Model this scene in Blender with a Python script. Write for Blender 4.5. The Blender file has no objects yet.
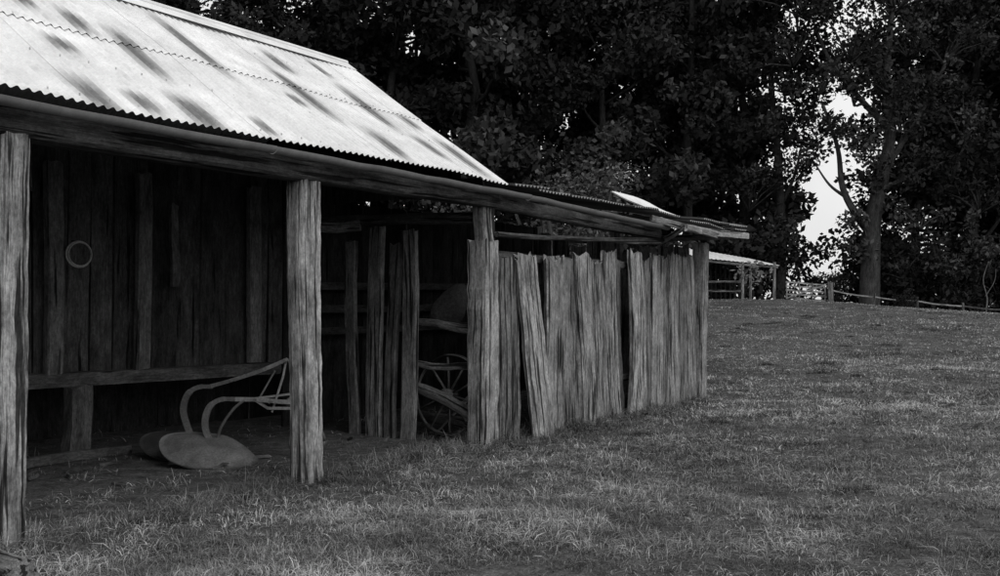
import bpy, math, random
import numpy as np
from mathutils import Vector, Matrix, Euler
rng=np.random.default_rng(7); random.seed(7)
sc=bpy.context.scene
COL=sc.collection
# ---------------------------------------------------------------- frame of the shed
OX,OY=-1.66,8.5
UX,UY=0.5408,0.8412          # along the front wall (u)
VX,VY=-0.8412,0.5408         # into the shed (v)
def L(t,v,z): return Vector((OX+UX*t+VX*v, OY+UY*t+VY*v, z))
def loc_tv(x,y):
    rx,ry=x-OX,y-OY
    return rx*UX+ry*UY, rx*VX+ry*VY
# ---------------------------------------------------------------- noise
_T=rng.random((256,256))
def vnoise(x,y,s=1.0,o=0.0):
    x=np.asarray(x)*s+o+1000; y=np.asarray(y)*s+o*1.7+1000
    xi=np.floor(x).astype(int); yi=np.floor(y).astype(int); fx=x-xi; fy=y-yi
    fx=fx*fx*(3-2*fx); fy=fy*fy*(3-2*fy)
    a=_T[xi%256,yi%256]; b=_T[(xi+1)%256,yi%256]; c=_T[xi%256,(yi+1)%256]; d=_T[(xi+1)%256,(yi+1)%256]
    return (a*(1-fx)+b*fx)*(1-fy)+(c*(1-fx)+d*fx)*fy
def ss(x): x=np.clip(x,0,1); return x*x*(3-2*x)
def ground_h(x,y):
    x=np.asarray(x,float); y=np.asarray(y,float)
    side=1.76-0.85*ss((x-13)/18)
    h=side*ss((y-14)/42)-3.0*ss((y-66)/70)
    r=np.hypot(x,y)
    t,v=loc_tv(x,y)
    nearshed=ss((np.abs(v-2)-1.6)/1.5)
    h=h+((vnoise(x,y,.35)-.5)*.16+(vnoise(x,y,1.3,9)-.5)*.10)*(.25+.75*nearshed)*(1-ss((r-150)/100))
    return h
# ---------------------------------------------------------------- mesh builder
class B:
    def __init__(s): s.v=[];s.f=[];s.g=[];s.t=[]
    def add(s,vs,fs,gs,tone):
        o=len(s.v); s.v+=vs; s.g+=gs; s.t+=[tone]*len(vs) if not isinstance(tone,list) else tone
        s.f+=[tuple(i+o for i in f) for f in fs]
    def obj(s,name,mat,parent=None,smooth=False):
        me=bpy.data.meshes.new(name); me.from_pydata([tuple(v) for v in s.v],[],s.f)
        a=me.attributes.new('grain','FLOAT_VECTOR','POINT'); a.data.foreach_set('vector',np.array(s.g,float).ravel())
        a=me.attributes.new('tone','FLOAT','POINT'); a.data.foreach_set('value',np.array(s.t,float))
        me.materials.append(mat)
        if smooth: me.polygons.foreach_set('use_smooth',[True]*len(me.polygons))
        me.update(); ob=bpy.data.objects.new(name,me); COL.objects.link(ob)
        if parent: ob.parent=parent
        return ob
def empty(name,loc=(0,0,0)):
    e=bpy.data.objects.new(name,None); e.empty_display_size=.3; COL.objects.link(e); e.location=loc; return e
_seed=[1]
def timber(b,p0,p1,w,d,wdir=None,rnd=.3,tone=1.,taper=1.,nseg=10,rough=.06,jag=.03,N=14,wob=.008,sag=0):
    """hewn timber: w along wdir, d across"""
    _seed[0]+=1; sd=_seed[0]; r=random.Random(sd*13)
    p0=Vector(p0);p1=Vector(p1); ax=(p1-p0); Ln=ax.length; ax.normalize()
    if wdir is None: wdir=Vector((UX,UY,0)) if abs(ax.z)>.6 else Vector((0,0,1))
    wd=Vector(wdir); wd=(wd-ax*wd.dot(ax)).normalized(); dd=ax.cross(wd)
    groove=[1+r.uniform(-rough,rough) for _ in range(N)]
    e=2/(2+ (1-rnd)*8)
    vs=[];gs=[]; tw=r.uniform(-.07,.07)
    a1,a2,ph1,ph2=r.uniform(.3,1)*wob*2.2,r.uniform(.3,1)*wob*2.2,r.uniform(0,6),r.uniform(0,6)
    gph=[r.uniform(0,6) for _ in range(N)]; gfr=[r.uniform(1.5,5) for _ in range(N)]
    for i in range(nseg+1):
        f=i/nseg; k=(1+(taper-1)*f)*(1+r.uniform(-.03,.03))
        c=p0+ax*(Ln*f)+wd*(a1*math.sin(ph1+f*4.2)+r.uniform(-wob,wob)*.35)+dd*(a2*math.sin(ph2+f*3.3)+r.uniform(-wob,wob)*.35)
        if sag: c.z-=sag*4*f*(1-f)
        for j in range(N):
            a=2*math.pi*(j+.5)/N+tw*f
            ca,sa=math.cos(a),math.sin(a)
            x=math.copysign(abs(ca)**e,ca)*w/2; y=math.copysign(abs(sa)**e,sa)*d/2
            m=k*groove[j]*(1+rough*.7*math.sin(gph[j]+f*gfr[j])+r.uniform(-rough,rough)*.15)
            off=0
            if i==nseg: off=r.uniform(-jag,jag*.6)
            if i==0: off=r.uniform(-jag*.3,jag*.3)
            vs.append(c+wd*x*m+dd*y*m+ax*off); gs.append((x+sd*3.17,y+sd*1.31,f*Ln+sd*.77))
    fs=[]
    for i in range(nseg):
        for j in range(N):
            fs.append((i*N+j,i*N+(j+1)%N,(i+1)*N+(j+1)%N,(i+1)*N+j))
    n=len(vs)
    vs+= [p0.copy(), p1-ax*jag]; gs+=[(sd*3.17,sd*1.31,sd*.77),(sd*3.17,sd*1.31,Ln+sd*.77)]
    for j in range(N):
        fs.append((n,(j+1)%N,j)); fs.append((n+1,nseg*N+j,nseg*N+(j+1)%N))
    b.add(vs,fs,gs,tone)
def tube(b,pts,r,N=8,tone=1.,flat=1.):
    pts=[Vector(p) for p in pts]; _seed[0]+=1; sd=_seed[0]
    rs=r if isinstance(r,(list,tuple)) else [r]*len(pts)
    up=None; vs=[];gs=[];L_=0
    for i,p in enumerate(pts):
        if i==0: d=pts[1]-p
        elif i==len(pts)-1: d=p-pts[i-1]
        else: d=(pts[i+1]-pts[i-1])
        d.normalize()
        if up is None:
            up=Vector((0,0,1)) if abs(d.z)<.9 else Vector((1,0,0))
        s_=d.cross(up).normalized(); up=s_.cross(d).normalized()
        if i: L_+=(p-pts[i-1]).length
        for j in range(N):
            a=2*math.pi*(j+(.5 if N<7 else 0))/N
            x=math.cos(a)*rs[i]; y=math.sin(a)*rs[i]*flat
            vs.append(p+s_*x+up*y); gs.append((x+sd*2.3,y+sd,L_))
    fs=[(i*N+j,i*N+(j+1)%N,(i+1)*N+(j+1)%N,(i+1)*N+j) for i in range(len(pts)-1) for j in range(N)]
    fs.append(tuple(range(N-1,-1,-1))); fs.append(tuple(range((len(pts)-1)*N,len(pts)*N)))
    b.add(vs,fs,gs,tone)
def curve(pts,n=8):
    pts=[Vector(p) for p in pts]; out=[]
    P=[pts[0]*2-pts[1]]+pts+[pts[-1]*2-pts[-2]]
    for i in range(1,len(P)-2):
        for k in range(n):
            t=k/n; a,b_,c,d=P[i-1],P[i],P[i+1],P[i+2]
            out.append(.5*((2*b_)+(c-a)*t+(2*a-5*b_+4*c-d)*t*t+(3*b_-a-3*c+d)*t**3))
    out.append(pts[-1]); return out
# ---------------------------------------------------------------- materials
def mat(name):
    m=bpy.data.materials.new(name); m.use_nodes=True; nt=m.node_tree; nt.nodes.clear()
    o=nt.nodes.new('ShaderNodeOutputMaterial'); p=nt.nodes.new('ShaderNodeBsdfPrincipled')
    nt.links.new(p.outputs[0],o.inputs[0]); p.inputs['Roughness'].default_value=.9
    p.inputs['Specular IOR Level'].default_value=.15
    return m,nt,p
def N_(nt,t,**k):
    n=nt.nodes.new(t)
    for a,b in k.items(): setattr(n,a,b)
    return n
def attr(nt,name): return N_(nt,'ShaderNodeAttribute',attribute_name=name)
def noise(nt,vec,scale,detail=4,rough=.6,dist=0):
    n=N_(nt,'ShaderNodeTexNoise'); n.inputs['Scale'].default_value=scale; n.inputs['Detail'].default_value=detail; n.inputs['Roughness'].default_value=rough
    n.inputs['Distortion'].default_value=dist
    if vec is not None: nt.links.new(vec,n.inputs['Vector'])
    return n.outputs['Fac']
def mapping(nt,vec,scale):
    n=N_(nt,'ShaderNodeMapping'); n.inputs['Scale'].default_value=scale; nt.links.new(vec,n.inputs['Vector']); return n.outputs[0]
def mr(nt,v,a,b,c,d):
    n=N_(nt,'ShaderNodeMapRange'); nt.links.new(v,n.inputs[0])
    for i,x in zip((1,2,3,4),(a,b,c,d)): n.inputs[i].default_value=x
    return n.outputs[0]
def math_(nt,op,a,b):
    n=N_(nt,'ShaderNodeMath',operation=op)
    for i,x in enumerate((a,b)):
        if isinstance(x,(int,float)): n.inputs[i].default_value=x
        else: nt.links.new(x,n.inputs[i])
    return n.outputs[0]
def grey(nt,v,p):
    c=N_(nt,'ShaderNodeCombineColor'); 
    for i in range(3): nt.links.new(v,c.inputs[i])
    nt.links.new(c.outputs[0],p.inputs['Base Color'])
def bump(nt,v,p,strength,dist):
    b=N_(nt,'ShaderNodeBump'); b.inputs['Strength'].default_value=strength; b.inputs['Distance'].default_value=dist
    nt.links.new(v,b.inputs['Height']); nt.links.new(b.outputs[0],p.inputs['Normal'])
def wood(name,lo,hi,crack=.6,s=1.):
    m,nt,p=mat(name); g=attr(nt,'grain').outputs['Vector']; tn=attr(nt,'tone').outputs['Fac']
    fine=noise(nt,mapping(nt,g,(110*s,110*s,6.0)),1,4,.75)
    cr=noise(nt,mapping(nt,g,(24*s,24*s,.9)),1,3,.6)
    big=noise(nt,mapping(nt,g,(6,6,2.2)),1,6,.7)
    spk=noise(nt,mapping(nt,g,(45,45,22)),1,3,.75)
    v=mr(nt,fine,.32,.68,lo,hi)
    v=math_(nt,'MULTIPLY',v,mr(nt,big,.33,.66,.38,1.4))
    v=math_(nt,'MULTIPLY',v,mr(nt,spk,.3,.7,.6,1.35))
    c=mr(nt,cr,crack-.06,crack+.0,1,.12)
    v=math_(nt,'MULTIPLY',v,c); v=math_(nt,'MULTIPLY',v,tn)
    grey(nt,v,p)
    h=math_(nt,'ADD',math_(nt,'MULTIPLY',fine,.4),math_(nt,'MULTIPLY',c,.6))
    bump(nt,h,p,.8,.008)
    return m
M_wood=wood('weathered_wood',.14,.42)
M_wood_in=wood('shaded_wood',.032,.078,.68,.5)  # darker, coarser-grained copy of the weathered wood: interior shade put into its colour
M_bark=wood('bark',.03,.075,.66)
def iron(name,hi):
    m,nt,p=mat(name); g=attr(nt,'grain').outputs['Vector']; tn=attr(nt,'tone').outputs['Fac']
    n1=noise(nt,mapping(nt,g,(1.3,1.3,1.2)),1,6,.7)
    n2=noise(nt,mapping(nt,g,(9,3.5,1)),1,6,.75)
    n3=noise(nt,mapping(nt,g,(55,40,1)),1,4,.7)
    base=mr(nt,n1,.3,.7,hi*.66,hi*1.05)
    base=math_(nt,'MULTIPLY',base,mr(nt,n2,.35,.7,1.04,.76))
    base=math_(nt,'MULTIPLY',base,mr(nt,n3,.3,.75,1.04,.84))
    k=math_(nt,'ADD',tn,math_(nt,'MULTIPLY',math_(nt,'SUBTRACT',n2,.5),1.3))
    k=mr(nt,k,.1,.95,.0,1)
    v=math_(nt,'MULTIPLY',base,mr(nt,k,0,1,.20,1))
    grey(nt,v,p); p.inputs['Roughness'].default_value=.6; p.inputs['Specular IOR Level'].default_value=.3
    bump(nt,n3,p,.2,.003)
    return m
M_roof=iron('galvanised_iron',.92)
M_roof2=iron('old_iron',.34)
m,nt,p=mat('paddock_soil'); M_ground=m
tc=N_(nt,'ShaderNodeTexCoord').outputs['Object']
a=noise(nt,tc,.35,6,.6); b_=noise(nt,tc,6,6,.75); c_=noise(nt,tc,45,4,.7)
v=mr(nt,a,.3,.7,.04,.075); v=math_(nt,'MULTIPLY',v,mr(nt,b_,.3,.7,.4,1.8)); v=math_(nt,'MULTIPLY',v,mr(nt,c_,.3,.7,.4,1.8))
grey(nt,v,p); bump(nt,b_,p,.8,.06); p.inputs['Roughness'].default_value=1; p.inputs['Specular IOR Level'].default_value=.05
def leafmat(name,k,rough=.7,spec=.15):
    m,nt,p=mat(name); tn=attr(nt,'tone').outputs['Fac']
    v=math_(nt,'MULTIPLY',tn,k); v=math_(nt,'MINIMUM',v,.62); grey(nt,v,p); p.inputs['Roughness'].default_value=rough; p.inputs['Specular IOR Level'].default_value=spec
    return m
M_grass=leafmat('grass_blades',1.75,.9,.06)
M_leaf=leafmat('foliage',1.7,.9,.04)
m,nt,p=mat('plough_iron'); M_plough=m
g=attr(nt,'grain').outputs['Vector']; n1=noise(nt,g,5,5,.65); n2=noise(nt,g,50,4,.75); v=mr(nt,n1,.3,.7,.05,.14); v=math_(nt,'MULTIPLY',v,mr(nt,n2,.3,.7,.55,1.35)); v=math_(nt,'MULTIPLY',v,attr(nt,'tone').outputs['Fac']); grey(nt,v,p)
p.inputs['Roughness'].default_value=.55; p.inputs['Specular IOR Level'].default_value=.4; bump(nt,n2,p,.25,.003)
m,nt,p=mat('hessian'); M_sack=m
g=attr(nt,'grain').outputs['Vector']; n1=noise(nt,g,30,4,.7); v=mr(nt,n1,.3,.7,.03,.08); grey(nt,v,p); bump(nt,n1,p,.5,.01)

# ---------------------------------------------------------------- ground sheet
def axis(n,near,far):
    s=np.linspace(-1,1,n); return np.sign(s)*(np.abs(s)*near+(np.abs(s)**4)*(far-near))
gx=axis(261,45,600); gy=axis(261,45,600)+18
X,Y=np.meshgrid(gx,gy); Z=ground_h(X,Y)
n=261
me=bpy.data.meshes.new('ground')
vs=np.stack([X.ravel(),Y.ravel(),Z.ravel()],1)
ii=np.arange((n-1)*n).reshape(n-1,n)[:,:-1].ravel()
fs=np.stack([ii,ii+1,ii+n+1,ii+n],1)
def fast_mesh(me,vs,fs):
    k=fs.shape[1]; me.vertices.add(len(vs)); me.vertices.foreach_set('co',vs.astype(np.float32).ravel())
    me.loops.add(fs.size); me.loops.foreach_set('vertex_index',fs.astype(np.int32).ravel())
    me.polygons.add(len(fs)); me.polygons.foreach_set('loop_start',np.arange(0,fs.size,k,dtype=np.int32))
    me.update(calc_edges=True)
fast_mesh(me,vs,fs); me.materials.append(M_ground); me.polygons.foreach_set('use_smooth',np.ones(len(fs),bool))
ground=bpy.data.objects.new('ground',me); COL.objects.link(ground)

# ---------------------------------------------------------------- grass
def make_grass(name,x,y,hgt,wid,tone,lean=.6,pw=.7):
    n=len(x); z=ground_h(x,y)
    az=rng.random(n)*2*np.pi; la=rng.random(n)**pw*lean+.08
    fa=rng.random(n)*2*np.pi
    wx,wy=np.cos(fa)*wid/2,np.sin(fa)*wid/2
    dx,dy=np.cos(az)*la,np.sin(az)*la
    P=np.zeros((n,6,3))
    for i,(f,wf) in enumerate(((0,1.),(.55,.8),(1.,.18))):
        cx=x+dx*hgt*(f**1.5); cy=y+dy*hgt*(f**1.5); cz=z-.008+hgt*f*np.maximum(.12,(1-.5*la*f))
        P[:,i*2,0]=cx-wx*wf; P[:,i*2,1]=cy-wy*wf; P[:,i*2,2]=cz
        P[:,i*2+1,0]=cx+wx*wf; P[:,i*2+1,1]=cy+wy*wf; P[:,i*2+1,2]=cz+wid*.25*wf
    base=np.arange(n)[:,None]*6
    F=np.concatenate([base+np.array([0,1,3,2]),base+np.array([2,3,5,4])],0)
    me=bpy.data.meshes.new(name); fast_mesh(me,P.reshape(-1,3),F)
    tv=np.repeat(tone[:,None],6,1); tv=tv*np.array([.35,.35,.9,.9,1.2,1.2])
    a=me.attributes.new('tone','FLOAT','POINT'); a.data.foreach_set('value',tv.ravel().astype(np.float32))
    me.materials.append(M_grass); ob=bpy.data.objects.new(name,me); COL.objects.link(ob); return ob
NB=780000
yy=np.exp(rng.uniform(np.log(4.4),np.log(66),NB)); xx=(rng.random(NB)*1.4-.68)*yy
m1=rng.random(NB)<.5
cell=.13*(yy/8)**.6
cx=np.round(xx/cell)*cell; cy=np.round(yy/cell)*cell
jit=vnoise(cx*7.3,cy*5.1,1,3)-.5; jit2=vnoise(cx*3.3,cy*9.1,1,30)-.5
xx=np.where(m1,cx+jit*cell*1.3+rng.normal(0,.22,NB)*cell,xx); yy=np.where(m1,cy+jit2*cell*1.3+rng.normal(0,.22,NB)*cell,yy)
t_,v_=loc_tv(xx,yy)
inside=(v_>.12)&(v_<4.3)&(t_>-6)&(t_<9.0)
edge=np.exp(-((v_+.05)/.22)**2)*((t_>-6)&(t_<9.3))
patch=vnoise(xx,yy,.5,5)*.35+vnoise(xx,yy,1.5,11)*.35+vnoise(xx,yy,4.,15)*.3
worn=np.exp(-((v_+.35)/.55)**2)*((t_>-3.2)&(t_<2.6))
keep=(~inside)&(rng.random(NB)<np.clip(.05+1.6*patch,0,1))&(rng.random(NB)>.45*worn)
keep|=inside&(rng.random(NB)<.38*np.exp(-v_/1.3))&(vnoise(xx,yy,2.5,8)>.40)
xx,yy,patch,edge,v2=xx[keep],yy[keep],patch[keep],edge[keep],v_[keep]
m1=m1[keep]; n=len(xx); jj=jit[keep]+.5
hg=(.016+.095*patch**1.5+.05*m1*jj)*(.4+rng.random(n)*1.0)*(1+edge*1.4)
hg*=np.clip(1.15-yy/90,.6,1)
wd=.0034*(yy/5)**.88*(.5+.8*rng.random(n))
dp=vnoise(xx,yy,.45,21)*.35+vnoise(xx,yy,1.6,22)*.65
dry=rng.random(n)<np.clip((dp-.22)*1.2,.08,.6)
tn=np.where(dry,.20+.24*rng.random(n)**1.4,.075+.11*rng.random(n))
tn*=(.75+.5*vnoise(xx,yy,.2,40))*(.5+1.0*vnoise(xx,yy,1.0,60))*(.5+1.0*vnoise(xx,yy,3.6,61))
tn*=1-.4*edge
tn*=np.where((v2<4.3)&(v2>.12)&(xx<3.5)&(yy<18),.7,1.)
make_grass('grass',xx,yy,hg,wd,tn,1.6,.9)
def weeds():
    xs=[];ys=[];h=[];w=[];t=[]
    spots=[(L(random.uniform(-3,9),random.uniform(-.35,.15),0),random.uniform(.12,.3)) for _ in range(90)]
    spots+=[(L(random.uniform(1.8,3.2),random.uniform(-.35,.2),0),random.uniform(.2,.34)) for _ in range(22)]
    spots+=[(Vector((x,y,0)),h) for x,y,h in ((4.2,18.5,.3),(5.6,15,.3),(3.8,13.5,.3),(2.5,11.2,.26),(6.6,17.5,.34),(8.4,24,.35),(10.5,27,.35),(7.2,22,.3),(0.5,10.3,.25),(3.4,10.6,.2),(1.6,7.2,.16),(2.9,12.9,.3),(9.2,24.6,.4))]
    spots+=[(Vector((random.uniform(-.2,.5)*y,y,0)),random.uniform(.08,.20)) for y in [random.uniform(5.5,44) for _ in range(380)]]
    for c,hh in spots:
        tt,vv=loc_tv(c.x,c.y)
        if vv>.3 and tt<9.2: continue
        k=140; r=hh*random.uniform(.7,1.6)
        a=rng.random(k)*6.28; rr=rng.random(k)**.6*r
        xs.append(c.x+np.cos(a)*rr*1.3); ys.append(c.y+np.sin(a)*rr*.8); h.append(hh*(.3+.7*rng.random(k))*(1-.6*rr/r)); w.append(np.full(k,.0055*(c.y/9)**.8)); t.append((.035+.07*rng.random(k))*random.uniform(.5,1.5))
    return [np.concatenate(q) for q in (xs,ys,h,w,t)]
q=weeds(); make_grass('tussock_grass',q[0],q[1],q[2],q[3],q[4],1.3)

# ---------------------------------------------------------------- shed
shed=empty('slab_farm_shed',L(0,0,0)); bpy.context.view_layer.update()
def P(ob): ob.parent=shed; ob.matrix_parent_inverse=Matrix.Translation(-shed.location); return ob
EZ=2.82; EV=-.22; RV=2.12; RZ=4.40; BV=4.46; TE=2.88
def corrugated(b,t0,t1,v0,z0,v1,z1,tonef,pitch=.076,amp=.011,rows=40,sheet=.76,lap=.010,course=None,ragged=.02,zj=0,skew=0):
    dv,dz=v1-v0,z1-z0; Ls=math.hypot(dv,dz); nv,nz=-dz/Ls,dv/Ls
    if nz<0: nv,nz=-nv,-nz
    ns=int(math.ceil((t1-t0)/sheet))
    for c_i,(s0,s1) in enumerate(course or [(0,1)]):
        for k in range(ns):
            a0=t0+k*sheet; a1=min(t1,a0+sheet+.04); r=random.Random(k*7+c_i*31+int(z0*100))
            nc=max(3,int((a1-a0)/pitch*8)); offs=r.uniform(-ragged,ragged); sdt=r.uniform(.93,1.04) if zj==0 else r.uniform(.7,1.3)
            lift=.0015*(k%2)+ (lap if c_i==1 else 0)+r.uniform(0,zj)
            tl=r.uniform(-zj,zj)*1.2
            R=max(2,int(rows*(s1-s0)))
            vs=[];gs=[];ts=[]
            for i in range(R+1):
                f=s0+(s1-s0)*i/R
                fo=f+(offs/Ls if (i==0 ) else 0)
                for j in range(nc+1):
                    t=a0+(a1-a0)*j/nc
                    h=amp*math.cos(2*math.pi*(t-t0)/pitch)+lift+.012*math.sin(t*1.3+f*4)+.006*math.sin(t*4.1+f*9)+tl*j/nc
                    vs.append(L(t+skew*f,v0+dv*fo+nv*h,z0+dz*fo+nz*h)); gs.append((t+c_i*11,fo*Ls,0)); ts.append(tonef(t,f)*sdt)
            fs=[(i*(nc+1)+j,i*(nc+1)+j+1,(i+1)*(nc+1)+j+1,(i+1)*(nc+1)+j) for i in range(R) for j in range(nc)]
            b.add(vs,fs,gs,ts)
streaks=[(-2.07,-.02,.16,.13),(-.12,.45,.88,.10),(-1.66,.02,.14,.12),(-1.18,-.02,.19,.16),(.83,.28,.66,.11),(1.92,.33,.66,.12),
 (1.25,.68,.86,.10),(-1.07,.30,.60,.11),(-1.4,.52,.66,.1),(-1.85,.33,.43,.12),(-1.75,.62,.75,.1),(1.2,.03,.22,.13),(2.15,.12,.30,.12),(2.6,.03,.32,.13),
 (2.5,.38,.5,.1),(-2.8,.2,.5,.12),(-3.6,.05,.3,.12),(-3.3,.5,.8,.12),(-4.5,.3,.6,.12),(2.0,.75,.9,.08),(-.5,.03,.13,.08),(.55,.33,.42,.07)]
def roof_tone(t,f):
    k=1.
    for (a,s0,s1,w) in streaks:
        if abs(t-a)<w*2.5:
            ft=math.exp(-abs((t-a)/w)**2.6); mid=(s0+s1)/2; hl=(s1-s0)/2*1.05
            fs_=math.exp(-(abs(f-mid)/hl)**3.2)
            k=min(k,1-.95*ft*fs_)
    if f<.02: k*=.85
    if .50<f<.53: k*=.88
    return k
b=B()
corrugated(b,-6.0,TE,EV,EZ,RV,RZ,roof_tone,course=[(0,.53),(.5,1.)])
P(b.obj('front_roof',M_roof,smooth=True))
b=B()
corrugated(b,-6.0,TE,BV,EZ,RV,RZ,lambda t,f:1.,rows=6)
P(b.obj('rear_roof',M_roof,smooth=True))
b=B()
for k in range(5):
    t0=-6+k*1.80; t1=min(TE+.04,t0+1.86); z=.004*k
    tube(b,[L(t0,RV,RZ+.035+z*.3),L(t1,RV,RZ+.035+z*.3)],.03,10)
    for sgn in (-1,1):
        vs=[];gs=[]
        for t in (t0,t1):
            for d,hh in ((.02,.03),(.17,-.075)):
                vs.append(L(t,RV+sgn*d,RZ+hh+z*.3)); gs.append((t,d,k))
        b.add(vs,[(0,1,3,2)],gs,.95)
P(b.obj('ridge_capping',M_roof))
b=B()
for f in (.03,.27,.52,.78,.96):
    t=-5.9
    while t<TE-.05:
        v=EV+(RV-EV)*f; z=EZ+(RZ-EZ)*f+.02
        if random.random()<.8: tube(b,[L(t,v,z-.015),L(t,v,z)],.006,6,tone=.6)
        t+=.228
P(b.obj('roof_nails',M_roof))
b=B()
def tone2(t,f): return .8+.5*(math.sin(t*5.1)*.3)
corrugated(b,TE+.02,7.15,EV,EZ-.01,3.6,EZ+.52,tone2,rows=12,ragged=.08,zj=.025,amp=.013)
corrugated(b,7.2,9.25,-.62,2.70,3.4,3.20,tone2,rows=12,ragged=.08,zj=.03,amp=.013)
P(b.obj('skillion_roof',M_roof2,smooth=True))
b=B()
corrugated(b,7.3,8.1,-.02,2.86,.75,3.20,lambda t,f:1.,rows=8,sheet=1.2,ragged=0)
corrugated(b,8.7,9.5,.5,2.88,1.2,3.05,lambda t,f:.6,rows=6,sheet=1.2,ragged=0)
P(b.obj('loose_roof_sheets',M_roof,smooth=True))
b=B()
corrugated(b,7.9,8.8,-.50,2.79,.9,2.98,lambda t,f:.9,rows=8,sheet=.9,ragged=.03,skew=.25,amp=.013)
corrugated(b,6.7,7.5,-.30,2.80,.8,2.97,lambda t,f:.8,rows=8,sheet=.9,ragged=.03,skew=-.2,amp=.013)
corrugated(b,8.6,9.45,-.66,2.755,.5,2.92,lambda t,f:.7,rows=8,sheet=.9,ragged=.03,skew=-.1,amp=.013)
P(b.obj('patching_sheets',M_roof2,smooth=True))
b=B()
timber(b,L(7.1,-.55,2.60),L(9.5,-.62,2.60),.10,.05,rnd=.1,tone=1.2,N=12)
timber(b,L(9.25,-.55,2.62),L(9.25,3.2,2.62),.1,.07,rnd=.1,tone=.6)
timber(b,L(6.7,-.2,2.73),L(8.0,-.66,2.52),.09,.05,rnd=.3,tone=.7)
timber(b,L(7.6,.1,2.42),L(7.2,-.5,2.62),.07,.06,rnd=.3,tone=.8)
P(b.obj('end_bay_beams',M_wood))
b=B()
timber(b,L(-6,-.02,2.665),L(2.9,.0,2.64),.19,.2,rnd=.8,tone=.24,nseg=30,wob=.008)
timber(b,L(2.7,.02,2.64),L(7.35,-.0,2.55),.17,.17,rnd=.8,tone=.32,nseg=16,wob=.012)
P(b.obj('wall_plate',M_wood))
b=B()
for (ta,tb,za,zb) in ((-6,-.6,2.80,2.775),(-.6,3.3,2.775,2.755),(3.3,7.2,2.755,2.66)):
    nseg=12
    vs=[];gs=[];fs=[]
    K=9
    for i in range(nseg+1):
        t=ta+(tb-ta)*i/nseg; zz=za+(zb-za)*i/nseg+random.uniform(-.006,.006)
        for j in range(K):
            a=math.pi+math.pi*j/(K-1)
            vs.append(L(t,-.225+.055*math.cos(a)*1.0,zz-.03+.055*math.sin(a))); gs.append((t,j*.02,3))
    for i in range(nseg):
        for j in range(K-1): fs.append((i*K+j,i*K+j+1,(i+1)*K+j+1,(i+1)*K+j))
    b.add(vs,fs,gs,.62)
P(b.obj('gutter',M_roof2,smooth=True))
b=B()
timber(b,L(-2.66,0,-.15),L(-2.63,0,2.58),.19,.2,rnd=.75,tone=.95,nseg=26,rough=.07,N=24,wob=.007)
timber(b,L(-5.2,0,-.15),L(-5.2,0,2.58),.24,.23,rnd=.75,tone=.9,nseg=22,rough=.07,N=24,wob=.006)
timber(b,L(.0,0,-.15),L(-.0,0,2.57),.235,.22,rnd=.7,tone=1.1,nseg=26,rough=.07,N=24,wob=.009)
timber(b,L(2.73,0,-.15),L(2.73,0,2.2),.29,.24,rnd=.3,tone=1.0,nseg=22,rough=.06,N=24,wob=.008)
timber(b,L(2.8,0.03,2.15),L(2.8,0.03,2.58),.22,.16,rnd=.3,tone=.8,nseg=5,N=14)
timber(b,L(8.98,0,-.15),L(9.0,0,2.5),.22,.22,rnd=.5,tone=.9,nseg=14,N=16)
timber(b,L(9.05,3.1,-.15),L(9.05,3.1,2.9),.22,.22,rnd=.5,tone=.7,nseg=10)
timber(b,L(9.05,1.5,-.15),L(9.05,1.5,2.8),.2,.2,rnd=.5,tone=.7,nseg=10)
P(b.obj('posts',M_wood))
b=B()
slabs=[
 (3.24,3.30,.02,.05,2.00,.40,.55),(3.80,3.62,-.12,.02,2.05,.44,1.05),(4.30,4.24,-.03,.0,2.10,.44,.8),(4.74,4.70,.03,.05,2.08,.34,.6),
 (5.08,5.04,-.02,.01,2.15,.40,.95),(5.50,5.47,.02,.03,2.10,.36,.7),(5.86,5.78,-.04,.03,2.20,.34,.85),
 (6.18,6.12,.06,.08,2.10,.22,.35),(6.46,6.58,-.06,.0,2.24,.46,1.1),(6.90,6.98,.02,.04,2.16,.34,.6),(7.22,7.32,-.04,.02,2.27,.38,.95),(7.58,7.62,.03,.03,2.19,.32,.65),
 (7.92,7.96,-.03,.02,2.29,.38,.9),(8.26,8.25,.02,.03,2.20,.32,.6),(8.6,8.58,-.03,.03,2.29,.36,.85)]
for (tb,tt,vb,vt,zt,w,tn) in slabs:
    timber(b,L(tb,vb,-.08),L(tt,vt,zt+random.uniform(-.03,.03)),w,.07,rnd=.25,tone=tn*.95,nseg=14,rough=.07,jag=.07,N=18,taper=random.uniform(.86,1.02),wob=.013)
P(b.obj('pen_slabs',M_wood))
b=B()
timber(b,L(2.85,-.08,2.27),L(7.9,-.05,2.46),.06,.06,rnd=.8,tone=.25,nseg=14,wob=.01)
timber(b,L(2.9,.1,2.06),L(9,.1,2.08),.1,.07,rnd=.6,tone=.3,nseg=14,wob=.01)
timber(b,L(2.9,.1,.45),L(9,.1,.5),.1,.07,rnd=.6,tone=.3,nseg=14,wob=.01)
timber(b,L(5.0,-.02,2.33),L(7.35,-.05,2.41),.04,.04,rnd=.8,tone=.4,nseg=8,wob=.008)
P(b.obj('pen_rails',M_wood))
b=B(); v=.2
while v<3.1:
    w=random.uniform(.24,.34); timber(b,L(9.08,v+w/2,-.08),L(9.08,v+w/2,2.4+random.uniform(-.1,.1)+v*.1),w,.06,wdir=(VX,VY,0),tone=random.uniform(.6,1),jag=.06); v+=w+random.uniform(.01,.06)
P(b.obj('end_wall',M_wood))
b=B(); t=-5.8
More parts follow.
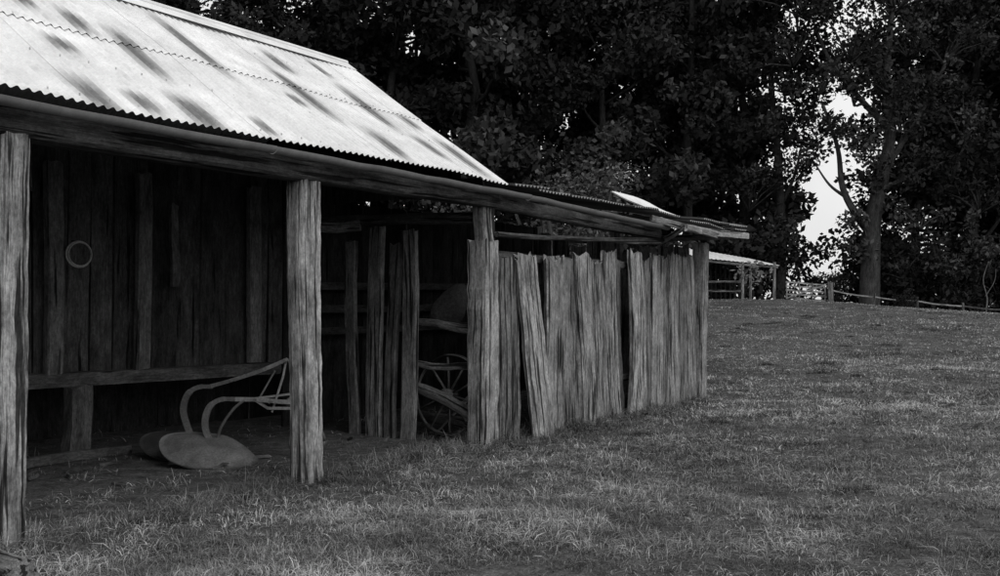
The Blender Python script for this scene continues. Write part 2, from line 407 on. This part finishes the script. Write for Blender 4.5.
while t<9.0:
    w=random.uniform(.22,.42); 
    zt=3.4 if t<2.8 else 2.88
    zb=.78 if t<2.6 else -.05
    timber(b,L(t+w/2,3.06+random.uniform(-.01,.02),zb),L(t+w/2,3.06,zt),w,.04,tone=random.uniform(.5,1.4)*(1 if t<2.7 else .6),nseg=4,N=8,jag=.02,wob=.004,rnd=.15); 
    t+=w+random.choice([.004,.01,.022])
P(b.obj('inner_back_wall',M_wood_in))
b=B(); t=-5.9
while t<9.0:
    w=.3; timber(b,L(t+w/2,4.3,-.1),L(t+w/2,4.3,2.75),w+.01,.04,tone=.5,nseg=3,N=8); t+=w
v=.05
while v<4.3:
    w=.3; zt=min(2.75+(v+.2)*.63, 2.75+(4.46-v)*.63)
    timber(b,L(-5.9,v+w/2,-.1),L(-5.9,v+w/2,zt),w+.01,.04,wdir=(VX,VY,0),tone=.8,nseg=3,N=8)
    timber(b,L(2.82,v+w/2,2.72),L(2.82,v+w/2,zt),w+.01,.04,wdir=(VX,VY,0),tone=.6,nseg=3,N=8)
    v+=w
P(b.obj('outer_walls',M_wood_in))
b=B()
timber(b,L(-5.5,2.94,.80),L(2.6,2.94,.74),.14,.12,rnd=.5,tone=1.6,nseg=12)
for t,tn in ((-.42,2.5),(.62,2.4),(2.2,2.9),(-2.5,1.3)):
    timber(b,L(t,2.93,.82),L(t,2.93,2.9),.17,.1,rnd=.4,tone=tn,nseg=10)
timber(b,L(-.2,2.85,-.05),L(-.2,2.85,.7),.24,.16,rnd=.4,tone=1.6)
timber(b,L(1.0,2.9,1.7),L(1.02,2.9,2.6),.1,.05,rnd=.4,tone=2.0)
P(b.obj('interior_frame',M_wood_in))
b=B()
for v,w,tn,zt in ((1.0,.2,1.0,2.35),(1.25,.15,.6,2.2),(1.50,.21,1.1,2.4),(1.82,.14,.8,2.25)):
    timber(b,L(2.72,v,-.05),L(2.72,v+random.uniform(-.05,.05),zt),w,.07,wdir=(VX,VY,0),rnd=.35,tone=tn*.6,nseg=10,N=14,wob=.012)
timber(b,L(2.8,.1,2.46),L(2.8,3.0,2.5),.12,.12,rnd=.6,tone=.25,nseg=8)
timber(b,L(2.75,1.75,2.42),L(2.75,2.5,2.46),.12,.04,rnd=.2,tone=1.0,nseg=4)
timber(b,L(2.8,.05,1.22),L(2.85,1.0,1.30),.10,.09,rnd=.9,tone=.45,nseg=10,wob=.012)
timber(b,L(2.8,.02,.80),L(2.9,1.0,.84),.08,.08,rnd=.9,tone=.6,nseg=8,wob=.015)
timber(b,L(2.75,-.02,.27),L(2.9,1.1,.55),.13,.12,rnd=.9,tone=.5,nseg=8,wob=.015)
timber(b,L(2.85,.1,.10),L(3.6,1.5,.16),.14,.13,rnd=.9,tone=.35,nseg=8,wob=.015)
timber(b,L(3.1,.9,0),L(3.4,.35,.62),.08,.08,rnd=.9,tone=.5,nseg=8,wob=.015)
P(b.obj('stall_partition',M_wood))
b=B()
for zz in (1.75,1.45,1.15): timber(b,L(2.9,2.85,zz),L(8.8,2.85,zz+.05),.1,.05,rnd=.5,tone=1.2,nseg=6)
P(b.obj('pen_back_rails',M_wood_in))

# ---------------------------------------------------------------- cart wheel leaning inside the pen, clear of the slabs
b=B(); c=L(3.02,.66,.48); R=.45
e1=Vector((VX,VY,0)); e2=(Vector((0,0,1))+Vector((UX,UY,0))*.12).normalized(); ax=e1.cross(e2)
tube(b,[c+e1*math.cos(a)*R+e2*math.sin(a)*R for a in np.linspace(0,2*math.pi*.999,48)],.022,8,tone=.5,flat=.8)
tube(b,[c-ax*.10,c+ax*.10],.065,14,tone=.45)
for k in range(10):
    a=k*2*math.pi/10+.2; dd=e1*math.cos(a)+e2*math.sin(a); tube(b,[c+dd*.06,c+dd*(R-.02)],.014,7,tone=.4)
b.obj('cart_wheel',M_wood,smooth=True)
# ---------------------------------------------------------------- sack hung on the stall rail
b=B(); n=18; vs=[];gs=[]
c=L(3.0,.62,0)
for i in range(n+1):
    f=i/n; z=1.74-.5*f; r=.04+.17*math.sin(min(1,f*1.15)*math.pi*.8)**.7
    for j in range(16):
        a=2*math.pi*j/16; rr=r*(1+.16*math.sin(3*a+f*5)+.09*math.sin(7*a))
        p=Vector((c.x,c.y,z))+Vector((VX,VY,0))*rr*math.cos(a)*1.1+Vector((UX,UY,0))*rr*.6*math.sin(a)+Vector((VX,VY,0))*(.22*f-.12)
        vs.append(p); gs.append(tuple(p))
fs=[(i*16+j,i*16+(j+1)%16,(i+1)*16+(j+1)%16,(i+1)*16+j) for i in range(n) for j in range(16)]+[tuple(range(16)),tuple(range(n*16,n*16+16))]
b.add(vs,fs,gs,1.); b.obj('hessian_sack',M_sack,smooth=True)
# ---------------------------------------------------------------- wire hoop on the back wall
b=B(); c=L(-.20,2.84,2.0)
for rad,rr,dz in ((.125,.010,0),(.116,.007,-.02)):
    tube(b,[c+Vector((UX,UY,0))*math.cos(a)*rad*1.1+Vector((0,0,1))*math.sin(a)*rad+Vector((VX,VY,0))*dz for a in np.linspace(0,2*math.pi*.999,40)],rr,8,tone=4.5)
tube(b,[c+Vector((0,0,.12)),c+Vector((0,0,.14))+Vector((VX,VY,0))*.12],.008,6)
b.obj('wire_hoop',M_plough,smooth=True)

# ---------------------------------------------------------------- plough
pl=empty('plough',(-2.55,9.75,0))
def q(x,z,y=0): return Vector((x,y,z))
b=B()
tube(b,curve([q(-.30,.70,.05),q(-.05,.77,.03),q(.22,.86,0),q(.48,.97,0)]),.017,4,tone=1.7,flat=1.5)
tube(b,curve([q(-.02,.60,-.18),q(.2,.59,-.12),q(.40,.565,-.05),q(.60,.55,0)]),.02,4,tone=1.6,flat=1.4)
tube(b,[q(.18,.60,-.12),q(.62,.64,.1)],.014,4,tone=1.7)
tube(b,[q(.2,.585,-.12),q(.3,.50,-.05),q(.60,.49,.0)],.02,4,tone=1.5)
tube(b,[q(.47,.98,0),q(.44,.80,-.02),q(.34,.46,-.04)],.012,6,tone=1.9)
tube(b,[q(.49,.96,0),q(.58,.74,.03),q(.60,.45,.03)],.011,6,tone=1.8)
tube(b,[q(.36,.86,0),q(.22,.58,-.1)],.010,6,tone=1.1)
tube(b,[q(.58,.72,.02),q(.72,.80,.25)],.013,6,tone=.9)
for x,z in ((.2,.59),(.34,.57),(.47,.96),(-.05,.77)): tube(b,[q(x,z,-.16),q(x,z,.06)],.016,6,tone=1.2)
P2=lambda ob:(setattr(ob,'parent',pl),ob)[1]
P2(b.obj('beams',M_plough))
b=B()
for (ox,oy,s) in ((-.30,.05,1.),(-.02,-.18,.95)):
    z0=.70 if ox<-.2 else .60
    tube(b,curve([q(ox+.04,z0,oy),q(ox-.10,z0-.005,oy),q(ox-.20,z0-.07,oy),q(ox-.245,z0-.2,oy),q(ox-.22,z0-.33,oy-.02),q(ox-.12,.14,oy-.05)]),[.020]*6+[.024]*8+[.030]*27,4,tone=1.2,flat=1.3)
P2(b.obj('curved_tines',M_plough))
b=B()
def plate(cx,cy,cz,lx,ly,tilt,rotz,roll,tone):
    vs=[];gs=[];K=48;R=8
    Mx=Matrix.Rotation(rotz,3,'Z')@Matrix.Rotation(roll,3,'Y')@Matrix.Rotation(tilt,3,'X')
    for side in (0,1):
        for i in range(R+1):
            f=i/R
            for j in range(K):
                a=2*math.pi*j/K; ca,sa=math.cos(a),math.sin(a)
                tap=1-.45*max(0,ca)**1.3
                x=ca*lx*f*(1+.05*math.sin(3*a)); y=sa*ly*f*tap-.04*max(0,ca)**2*f
                z=.06*(1-f*f)+.05*(x/lx)*abs(x/lx)*-.6-side*.010
                vs.append(Mx@Vector((x,y,z))+Vector((cx,cy,cz))); gs.append((x,y,side))
    off=(R+1)*K; fs=[]
    for i in range(R):
        for j in range(K):
            qd=(i*K+j,i*K+(j+1)%K,(i+1)*K+(j+1)%K,(i+1)*K+j); fs.append(qd[::-1]); fs.append(tuple(x+off for x in qd))
    for j in range(K): fs.append((R*K+j,R*K+(j+1)%K,off+R*K+(j+1)%K,off+R*K+j))
    b.add(vs,fs,gs,tone)
plate(-.18,-.35,.13,.49,.31,math.radians(22),math.radians(-8),math.radians(8),1.15)
plate(-.56,.10,.12,.44,.30,math.radians(20),math.radians(-5),math.radians(4),.5)
P2(b.obj('mouldboard_shares',M_plough,smooth=True))
b=B()
tube(b,curve([q(-.15,.22,-.18),q(-.1,.35,-.2),q(0,.5,-.18),q(.1,.59,-.15)]),.018,4,tone=.8)
tube(b,[q(.52,.55,-.02),q(.52,.55,.10)],.055,14,tone=1.3)
tube(b,[q(.60,.57,.04),q(.62,.3,.06),q(.62,.02,.06)],.018,8,tone=.7)
c=q(.66,.17,.06)
tube(b,[c+Vector((math.cos(a)*.17,0,math.sin(a)*.17)) for a in np.linspace(0,2*math.pi*.999,30)],.016,8,tone=.6)
P2(b.obj('land_wheel',M_plough,smooth=True))

# ---------------------------------------------------------------- fallen log at the foot of the near post
b=B(); timber(b,(-2.52,5.30,.06),(-3.3,6.05,.05),.20,.18,rnd=.95,tone=.6,nseg=12,N=18,jag=.02)
b.obj('fallen_log',M_wood)
b=B()
timber(b,L(-1.3,2.55,.03),L(.3,2.7,.05),.09,.06,rnd=.6,tone=1.5)
for i in range(16):
    t=random.uniform(-2,2.4); v=random.uniform(.4,2.7); a=random.uniform(0,6.28); l=random.uniform(.1,.35)
    h0=float(ground_h(*L(t,v,0)[:2]))
    timber(b,L(t,v,h0+.015),L(t+math.cos(a)*l,v+math.sin(a)*l,h0+.03),.03,.02,rnd=.6,tone=random.uniform(.8,2.2),nseg=3,N=7)
b.obj('scattered_timber',M_wood_in)

# ---------------------------------------------------------------- distant open shed, gate, fence
hs=lambda x,y: float(ground_h(x,y))
os_=empty('open_machinery_shed',(12,55,hs(12,55)))
def S(ob): ob.parent=os_; ob.matrix_parent_inverse=Matrix.Translation(-os_.location); return ob
b=B()
gz=hs(13,55)
def quadroof(b,c,tone):
    vs=[];gs=[];nx=60;ny=6
    for i in range(ny+1):
        for j in range(nx+1):
            fx=j/nx;fy=i/ny
            p=(Vector(c[0])*(1-fx)+Vector(c[1])*fx)*(1-fy)+(Vector(c[3])*(1-fx)+Vector(c[2])*fx)*fy
            p.z+=.02*math.cos(j*math.pi/1.5); vs.append(p); gs.append((fx*5,fy*3,0))
    b.add(vs,[(i*(nx+1)+j,i*(nx+1)+j+1,(i+1)*(nx+1)+j+1,(i+1)*(nx+1)+j) for i in range(ny) for j in range(nx)],gs,tone)
quadroof(b,[(10.4,53.5,gz+2.30),(15.4,55,gz+1.90),(14.6,59,gz+2.50),(9.8,57.5,gz+3.2)],1.2)
S(b.obj('roof',M_roof,smooth=True))
b=B()
for x,y in ((11.1,53.7),(13.2,54.4),(15.1,55),(10.6,57.3),(14.7,58.7)): timber(b,(x,y,hs(x,y)-.2),(x,y,gz+2.1),.15,.15,rnd=.8,tone=.8)
timber(b,(10.5,53.6,gz+2.15),(15.3,55.0,gz+1.80),.12,.1,rnd=.6,tone=.5)
for i in range(16): timber(b,(10.0+i*.3,58+i*.09,gz-.1),(10.0+i*.3,58+i*.09,gz+2.2),.29,.05,rnd=.2,tone=.12,nseg=3,N=8)
for zz in (.5,1.0): timber(b,(11,53.8,gz+zz),(13.2,54.4,gz+zz),.1,.06,tone=.4)
S(b.obj('posts_and_walls',M_wood))
b=B()
g0=Vector((15.6,54.6,hs(15.6,54.6))); g1=Vector((17.9,55.0,hs(17.9,55.0)))
for zz in (.12,.34,.56,.78,.98): timber(b,g0+Vector((0,0,zz)),g1+Vector((0,0,zz)),.09,.04,tone=1.0,nseg=3,N=8)
for f in (0.02,.33,.66,.98):
    p=g0.lerp(g1,f)-Vector((0,.05,0)); timber(b,p+Vector((0,0,.05)),p+Vector((0,0,1.05)),.09,.04,tone=1.0,nseg=3,N=8)
timber(b,g0+Vector((0,-.1,.1)),g1+Vector((0,-.1,.98)),.08,.03,tone=1.0,nseg=3,N=8)
b.obj('farm_gate',M_wood)
b=B()
p=Vector((18.2,55.0,hs(18.2,55.0))); timber(b,p-Vector((0,0,.2)),p+Vector((0,0,1.15)),.3,.26,rnd=.7,tone=.6)
prev=p+Vector((0,0,.7))
for i,(x,y) in enumerate(((20.5,54.8),(22.8,54.6),(25,54.0),(27.5,53.2),(30.5,52.0),(34,51.0))):
    z=hs(x,y); k=max(.35,.6-.10*i); timber(b,(x,y,z-.2),(x,y,z+k+.1),.14,.12,rnd=.7,tone=.4)
    nx=Vector((x,y,z+k-.1)); timber(b,prev,nx,.08,.07,rnd=.7,tone=1.1 if i<3 else .4,nseg=8,sag=.05); prev=nx
b.obj('rail_fence',M_wood)

# ---------------------------------------------------------------- trees
def leaves_arrays(centres,radii,nper,size,tones,flat=.75):
    Ps=[];Ts=[]
    for c,R,tn in zip(centres,radii,tones):
        k=int(nper*(R/1.3)**2)
        d=rng.normal(0,1,(k,3)); d/=np.linalg.norm(d,axis=1)[:,None]
        d*= (R*rng.random(k)**.45)[:,None]; d[:,2]*=flat
        ce=c+d
        a=rng.normal(0,1,(k,3)); a/=np.linalg.norm(a,axis=1)[:,None]
        b2=rng.normal(0,1,(k,3)); b2=np.cross(a,b2); b2/=np.linalg.norm(b2,axis=1)[:,None]
        s=size*(.5+rng.random(k))[:,None]
        Ps.append(np.stack([ce-a*s*.5,ce+b2*s*.28,ce+a*s*.5,ce-b2*s*.28],1))
        Ts.append(tn*(.55+.9*rng.random(k)))
    return np.concatenate(Ps),np.concatenate(Ts)
def mesh_from_tree(name,tb,P4,T4):
    nb=len(tb.v); n4=len(P4)
    vs=np.concatenate([np.array([tuple(v) for v in tb.v]).reshape(-1,3),P4.reshape(-1,3)])
    me=bpy.data.meshes.new(name)
    loops=[];starts=[];c=0
    for f in tb.f: starts.append(c); loops+=list(f); c+=len(f)
    F=np.arange(n4*4)+nb
    loops=np.concatenate([np.array(loops,int),F]); starts=np.concatenate([np.array(starts,int),c+np.arange(n4)*4])
    me.vertices.add(len(vs)); me.vertices.foreach_set('co',vs.astype(np.float32).ravel())
    me.loops.add(len(loops)); me.loops.foreach_set('vertex_index',loops.astype(np.int32))
    me.polygons.add(len(starts)); me.polygons.foreach_set('loop_start',starts.astype(np.int32))
    me.materials.append(M_bark); me.materials.append(M_leaf)
    mi=np.zeros(len(starts),np.int32); mi[len(tb.f):]=1; me.polygons.foreach_set('material_index',mi)
    me.update(calc_edges=True)
    a=me.attributes.new('tone','FLOAT','POINT'); a.data.foreach_set('value',np.concatenate([np.array(tb.t),np.repeat(T4,4)]).astype(np.float32))
    g=np.zeros((len(vs),3)); g[:nb]=np.array(tb.g); a=me.attributes.new('grain','FLOAT_VECTOR','POINT'); a.data.foreach_set('vector',g.astype(np.float32).ravel())
    return me
def limb(tb,p,d,length,r0,depth,ends,rnd_,bark=1.):
    pts=[p.copy()];dd=d.normalized()
    n=5
    for i in range(n):
        dd=(dd+Vector((rnd_.uniform(-.22,.22),rnd_.uniform(-.22,.22),rnd_.uniform(-.08,.2)))).normalized(); pts.append(pts[-1]+dd*length/n)
    tube(tb,pts,[r0*(1-.6*i/n) for i in range(n+1)],6,tone=bark)
    ends.append((pts[-1],depth)); 
    if depth>0:
        for k in range(2):
            i=rnd_.choice([2,3,4,5]); nd=(dd+Vector((rnd_.uniform(-1,1),rnd_.uniform(-1,1),rnd_.uniform(-.3,.6)))).normalized()
            limb(tb,pts[i],nd,length*rnd_.uniform(.5,.75),r0*.42,depth-1,ends,rnd_,bark)
    else: ends.append((pts[3],0))
def tree_mesh(name,seed,H,cr,base,nper=120,size=.42,tone=.018,extra=34):
    r=random.Random(seed); tb=B(); ends=[]
    pts=[Vector((0,0,-.6))]
    for i in range(7): pts.append(Vector((r.uniform(-.35,.35)*i*.4,r.uniform(-.35,.35)*i*.4,H*.8*(i+1)/7)))
    tube(tb,pts,[.38*(1-.1*i) for i in range(8)],9,tone=.6)
    for k in range(11):
        f=base/H+(0.78-base/H)*k/10; i=min(6,int(f/.8*7)); p=pts[i].lerp(pts[i+1],f/.8*7-i) if i<7 else pts[-1]
        a=k*2.4+r.uniform(-.4,.4); up=r.uniform(.15,.7)
        limb(tb,p,Vector((math.cos(a),math.sin(a),up)),cr*r.uniform(.55,.95)*(1.1-.5*f),.13*(1.2-f*.7),1,ends,r,.6)
    cs=[np.array(e[0]) for e in ends]
    for k in range(extra):
        a=r.uniform(0,6.28); f=r.uniform(base/H,1.0); rr=cr*math.sqrt(r.random())*math.sin(math.pi*min(.98,max(.1,(f-base/H*.7)/(1-base/H*.7))))**.6
        cs.append(np.array((math.cos(a)*rr,math.sin(a)*rr,H*f)))
    rad=[r.uniform(.9,1.9) for _ in cs]; tn=[tone*r.choice([.5,.7,1,1.3,2.0]) for _ in cs]
    P4,T4=leaves_arrays(cs,rad,nper,size,tn)
    return mesh_from_tree(name,tb,P4,T4)
protos=[tree_mesh('forest_tree_mesh_%d'%i,20+i,24+2*i,4.8+.3*i,2.0+(i%3)*1.0) for i in range(5)]
bushm=[]
for i in range(3):
    r=random.Random(70+i); tb=B()
    for k in range(5): 
        a=k*1.3; tube(tb,[Vector((0,0,-.3)),Vector((math.cos(a)*.7,math.sin(a)*.7,1.2)),Vector((math.cos(a)*1.2,math.sin(a)*1.2,2.4))],[.07,.05,.02],6)
    cs=[np.array((r.gauss(0,1.2),r.gauss(0,1.0),r.uniform(.3,3.6))) for _ in range(18)]
    P4,T4=leaves_arrays(cs,[r.uniform(.7,1.3) for _ in cs],170,.30,[.014*r.choice([.6,1,1.5]) for _ in cs]); bushm.append(mesh_from_tree('understory_mesh_%d'%i,tb,P4,T4))
forest=empty('tree_belt',(0,70,0))
def put(me,x,y,s,rz,name,parent=None,sz=None):
    ob=bpy.data.objects.new(name,me); COL.objects.link(ob); ob.location=(x,y,hs(x,y)-.15); ob.rotation_euler=(0,0,rz); ob.scale=(s,s,sz or s)
    if parent: ob.parent=parent; ob.matrix_parent_inverse=Matrix.Translation(-parent.location)
    return ob
r=random.Random(5)
rows=[(64,4.4),(71,4.8),(80,5.2)]
for ri,(y0,sp) in enumerate(rows):
    x=-52.
    while x<62:
        y=y0+r.uniform(-2.5,2.5); px=500+1000*x/y
        skip=(770<px<(915 if ri==0 else 900)) 
        if px<300 and ri==2: skip=True
        if px<320 and ri==1 and r.random()<.6: skip=True
        if not skip:
            s=r.uniform(.9,1.2)*(.9 if px<330 else 1); put(r.choice(protos),x,y,s,r.uniform(0,6.28),'crown_tree',forest)
        x+=sp*r.uniform(.75,1.2)
x=-45.
while x<55:
    y=60.5+r.uniform(-1,2.5); px=500+1000*x/y
    put(r.choice(bushm),x,y,r.uniform(.8,1.3) if not(790<px<880) else .55,r.uniform(0,6.28),'understory_shrub',forest,None)
    x+=2.6*r.uniform(.7,1.2)
x=24.
while x<38:
    put(r.choice(bushm),x,65+r.uniform(-1,3),r.uniform(.9,1.4),r.uniform(0,6.28),'understory_shrub',forest); x+=2.2
def big_tree(name,x,y,paths,clusters,tone=.018,size=.28,nper=170,bark=1.0):
    tb=B()
    for pts,r0,r1 in paths:
        c=curve(pts,5); n=len(c); tube(tb,c,[r0+(r1-r0)*i/(n-1) for i in range(n)],9,tone=bark)
    rr=random.Random(int(x*7)); cs=[];rad=[];tn=[]
    for (cx,cy,cz,R) in clusters:
        for k in range(int(7*(R/2)**1.5)+2):
            d=Vector((rr.gauss(0,1),rr.gauss(0,1),rr.gauss(0,.7)))*R*.5
            cs.append(np.array((cx+d.x,cy+d.y,cz+d.z))); rad.append(rr.uniform(.6,1.25)); tn.append(tone*rr.choice([.5,.8,1,1.4,2.0]))
            tube(tb,[Vector((cx,cy,cz-R*.6)),Vector((cx+d.x*.5,cy+d.y*.5,cz-.2*R+d.z*.5)),Vector(cs[-1])],[.07,.045,.015],5)
    P4,T4=leaves_arrays(cs,rad,nper,size,tn); me=mesh_from_tree(name,tb,P4,T4)
    ob=bpy.data.objects.new(name,me); COL.objects.link(ob); ob.location=(x,y,hs(x,y)-.2); return ob
big_tree('paddock_gum_tree',21.4,58,[
 ([(0,0,0),(.1,0,2.5),(.3,0,5.5),(.9,0,8.2),(1.3,0,10.5),(1.2,.2,14),(1.6,0,19)],.62,.14),
 ([(.2,0,4.4),(-.8,-.2,5.6),(-1.5,0,7.2),(-1.7,.2,9.5),(-2.6,0,12)],.28,.08),
 ([(-1.3,0,6.6),(-2.4,-.4,7.3),(-3.2,-.2,8.6)],.11,.04),
 ([(.8,0,8.0),(2.2,.3,10),(3.6,.2,12.5),(5,.3,15)],.24,.08),
 ([(1.25,0,10.6),(-.2,.2,12.2),(-2.0,.3,14.5),(-3.2,0,17)],.22,.06),
 ([(.5,0,6.8),(2.2,-.4,7.8),(4.2,-.5,8.6)],.16,.06)],
 [(-2.8,0,13.8,2.0),(-4.2,.5,15.8,2.4),(-1.0,0,16,2.6),(1.6,0,19,2.6),(4.6,.3,16,2.6),(3.6,0,12.8,1.8),(5.6,0,11,2.2),(4.6,-.5,8.6,1.8),(6.5,0,7,2.2),(2.4,-.8,9.2,1.6),(2.6,-1,5.6,1.5),(3.6,-1,3.5,1.6),(1.4,-1,11.2,1.6),(-3.5,0,18.5,2.6),(-4.6,0,20.,2.2),(1.0,-.5,13.5,1.7),(-1.9,0,10.6,.9),(-3.4,-.2,8.9,.7),(-.2,0,20,2),(5.5,1,19,2.5),(2.5,.5,16,1.8),(-4.4,0,12.8,.8),(6,0,4.5,2),(1.9,0,2.6,1.2),(.1,-.6,7.4,1.1),(-1.2,-.4,5.2,.7),(-.3,-.4,9.6,.9),(-.8,0,12.6,1.1),(-.9,0,3.4,.7)])
big_tree('paddock_gum_tree',17.0,61,[
 ([(0,0,0),(.2,0,4),(0,0,9),(-.4,0,14),(0,0,19)],.34,.12),
 ([(.1,0,6),(1.0,0,8),(1.6,0,10.5)],.14,.05)],
 [(-.5,0,19,2.6),(1.3,0,17.5,2.2),(-2,0,15,2.4),(.9,0,14,1.8),(-1.5,0,11,2.2),(.4,0,10.6,1.5),(0,-.5,8.0,1.5),(-1.8,0,7,2),(-.2,-.5,5,1.5),(-1.5,0,4,1.8),(2.2,0,19.5,1.8),(1.6,0,11.5,.8),(2.0,0,8.6,.7),(1.2,0,3.2,1.2)],bark=.7)
big_tree('sapling',26.2,54,[([(0,0,0),(.1,0,1.0),(-.1,0,2.0),(.2,0,3.0)],.05,.015),([(0,0,1.1),(.5,0,1.9),(.6,0,2.6)],.03,.01)],[(.2,0,3.0,.5)],nper=60,bark=2.2)
rr=random.Random(9)
tb=B()
for k in range(6):
    a=k*1.05; tube(tb,[Vector((0,0,-.3)),Vector((math.cos(a)*.6,math.sin(a)*.6,1.8)),Vector((math.cos(a)*1.2,math.sin(a)*1.2,3.6))],[.08,.06,.02],6)
cs=[np.array((rr.gauss(0,.95),rr.gauss(0,.8),rr.uniform(1.6,4.4))) for _ in range(36)]
P4,T4=leaves_arrays(cs,[rr.uniform(.35,.62) for _ in cs],1200,.10,[.055*rr.choice([.6,1,1.6]) for _ in cs])
me=mesh_from_tree('elder_shrub',tb,P4,T4); ob=bpy.data.objects.new('elder_shrub',me); COL.objects.link(ob); ob.location=(1.65,22.5,hs(1.65,22.5)); ob.scale=(1.2,1,1.06)
ob=put(bushm[1],21.6,53.2,.28,1,'low_shrub')

# ---------------------------------------------------------------- sky (hazy overcast), sun, camera
w=bpy.data.worlds.new("World"); sc.world=w; w.use_nodes=True; nt=w.node_tree
bg=nt.nodes['Background']; sky=nt.nodes.new('ShaderNodeTexSky'); sky.sky_type='NISHITA'; sky.sun_disc=False
el,az=math.radians(48),math.radians(140)
sky.sun_elevation=el; sky.sun_rotation=az; sky.dust_density=4.
bw=nt.nodes.new('ShaderNodeRGBToBW'); nt.links.new(sky.outputs[0],bw.inputs[0])
tc=nt.nodes.new('ShaderNodeTexCoord')
cl=noise(nt,tc.outputs['Generated'],2.2,5,.6)
cloud=mr(nt,cl,.3,.7,5.4,7.0)
ad=math_(nt,'ADD',math_(nt,'MULTIPLY',bw.outputs[0],.35),cloud)
nt.links.new(ad,bg.inputs[0]); bg.inputs[1].default_value=.12
sd=bpy.data.lights.new('sun','SUN'); sd.energy=.85; sd.angle=math.radians(25); sd.color=(1,1,1)
so=bpy.data.objects.new('sun',sd); COL.objects.link(so)
dirv=Vector((math.sin(az)*math.cos(el),math.cos(az)*math.cos(el),math.sin(el)))
so.rotation_euler=dirv.to_track_quat('Z','Y').to_euler(); so.location=(10,-10,20)
cam=bpy.data.cameras.new('camera'); cam.lens=36; cam.sensor_width=36; cam.clip_end=2000; cam.clip_start=.05
co=bpy.data.objects.new('camera',cam); COL.objects.link(co); co.location=(0,0,1.5)
co.rotation_euler=(math.radians(90+.97),0,0); sc.camera=co
sc.view_settings.view_transform='Standard'; sc.view_settings.look='None'; sc.view_settings.exposure=0
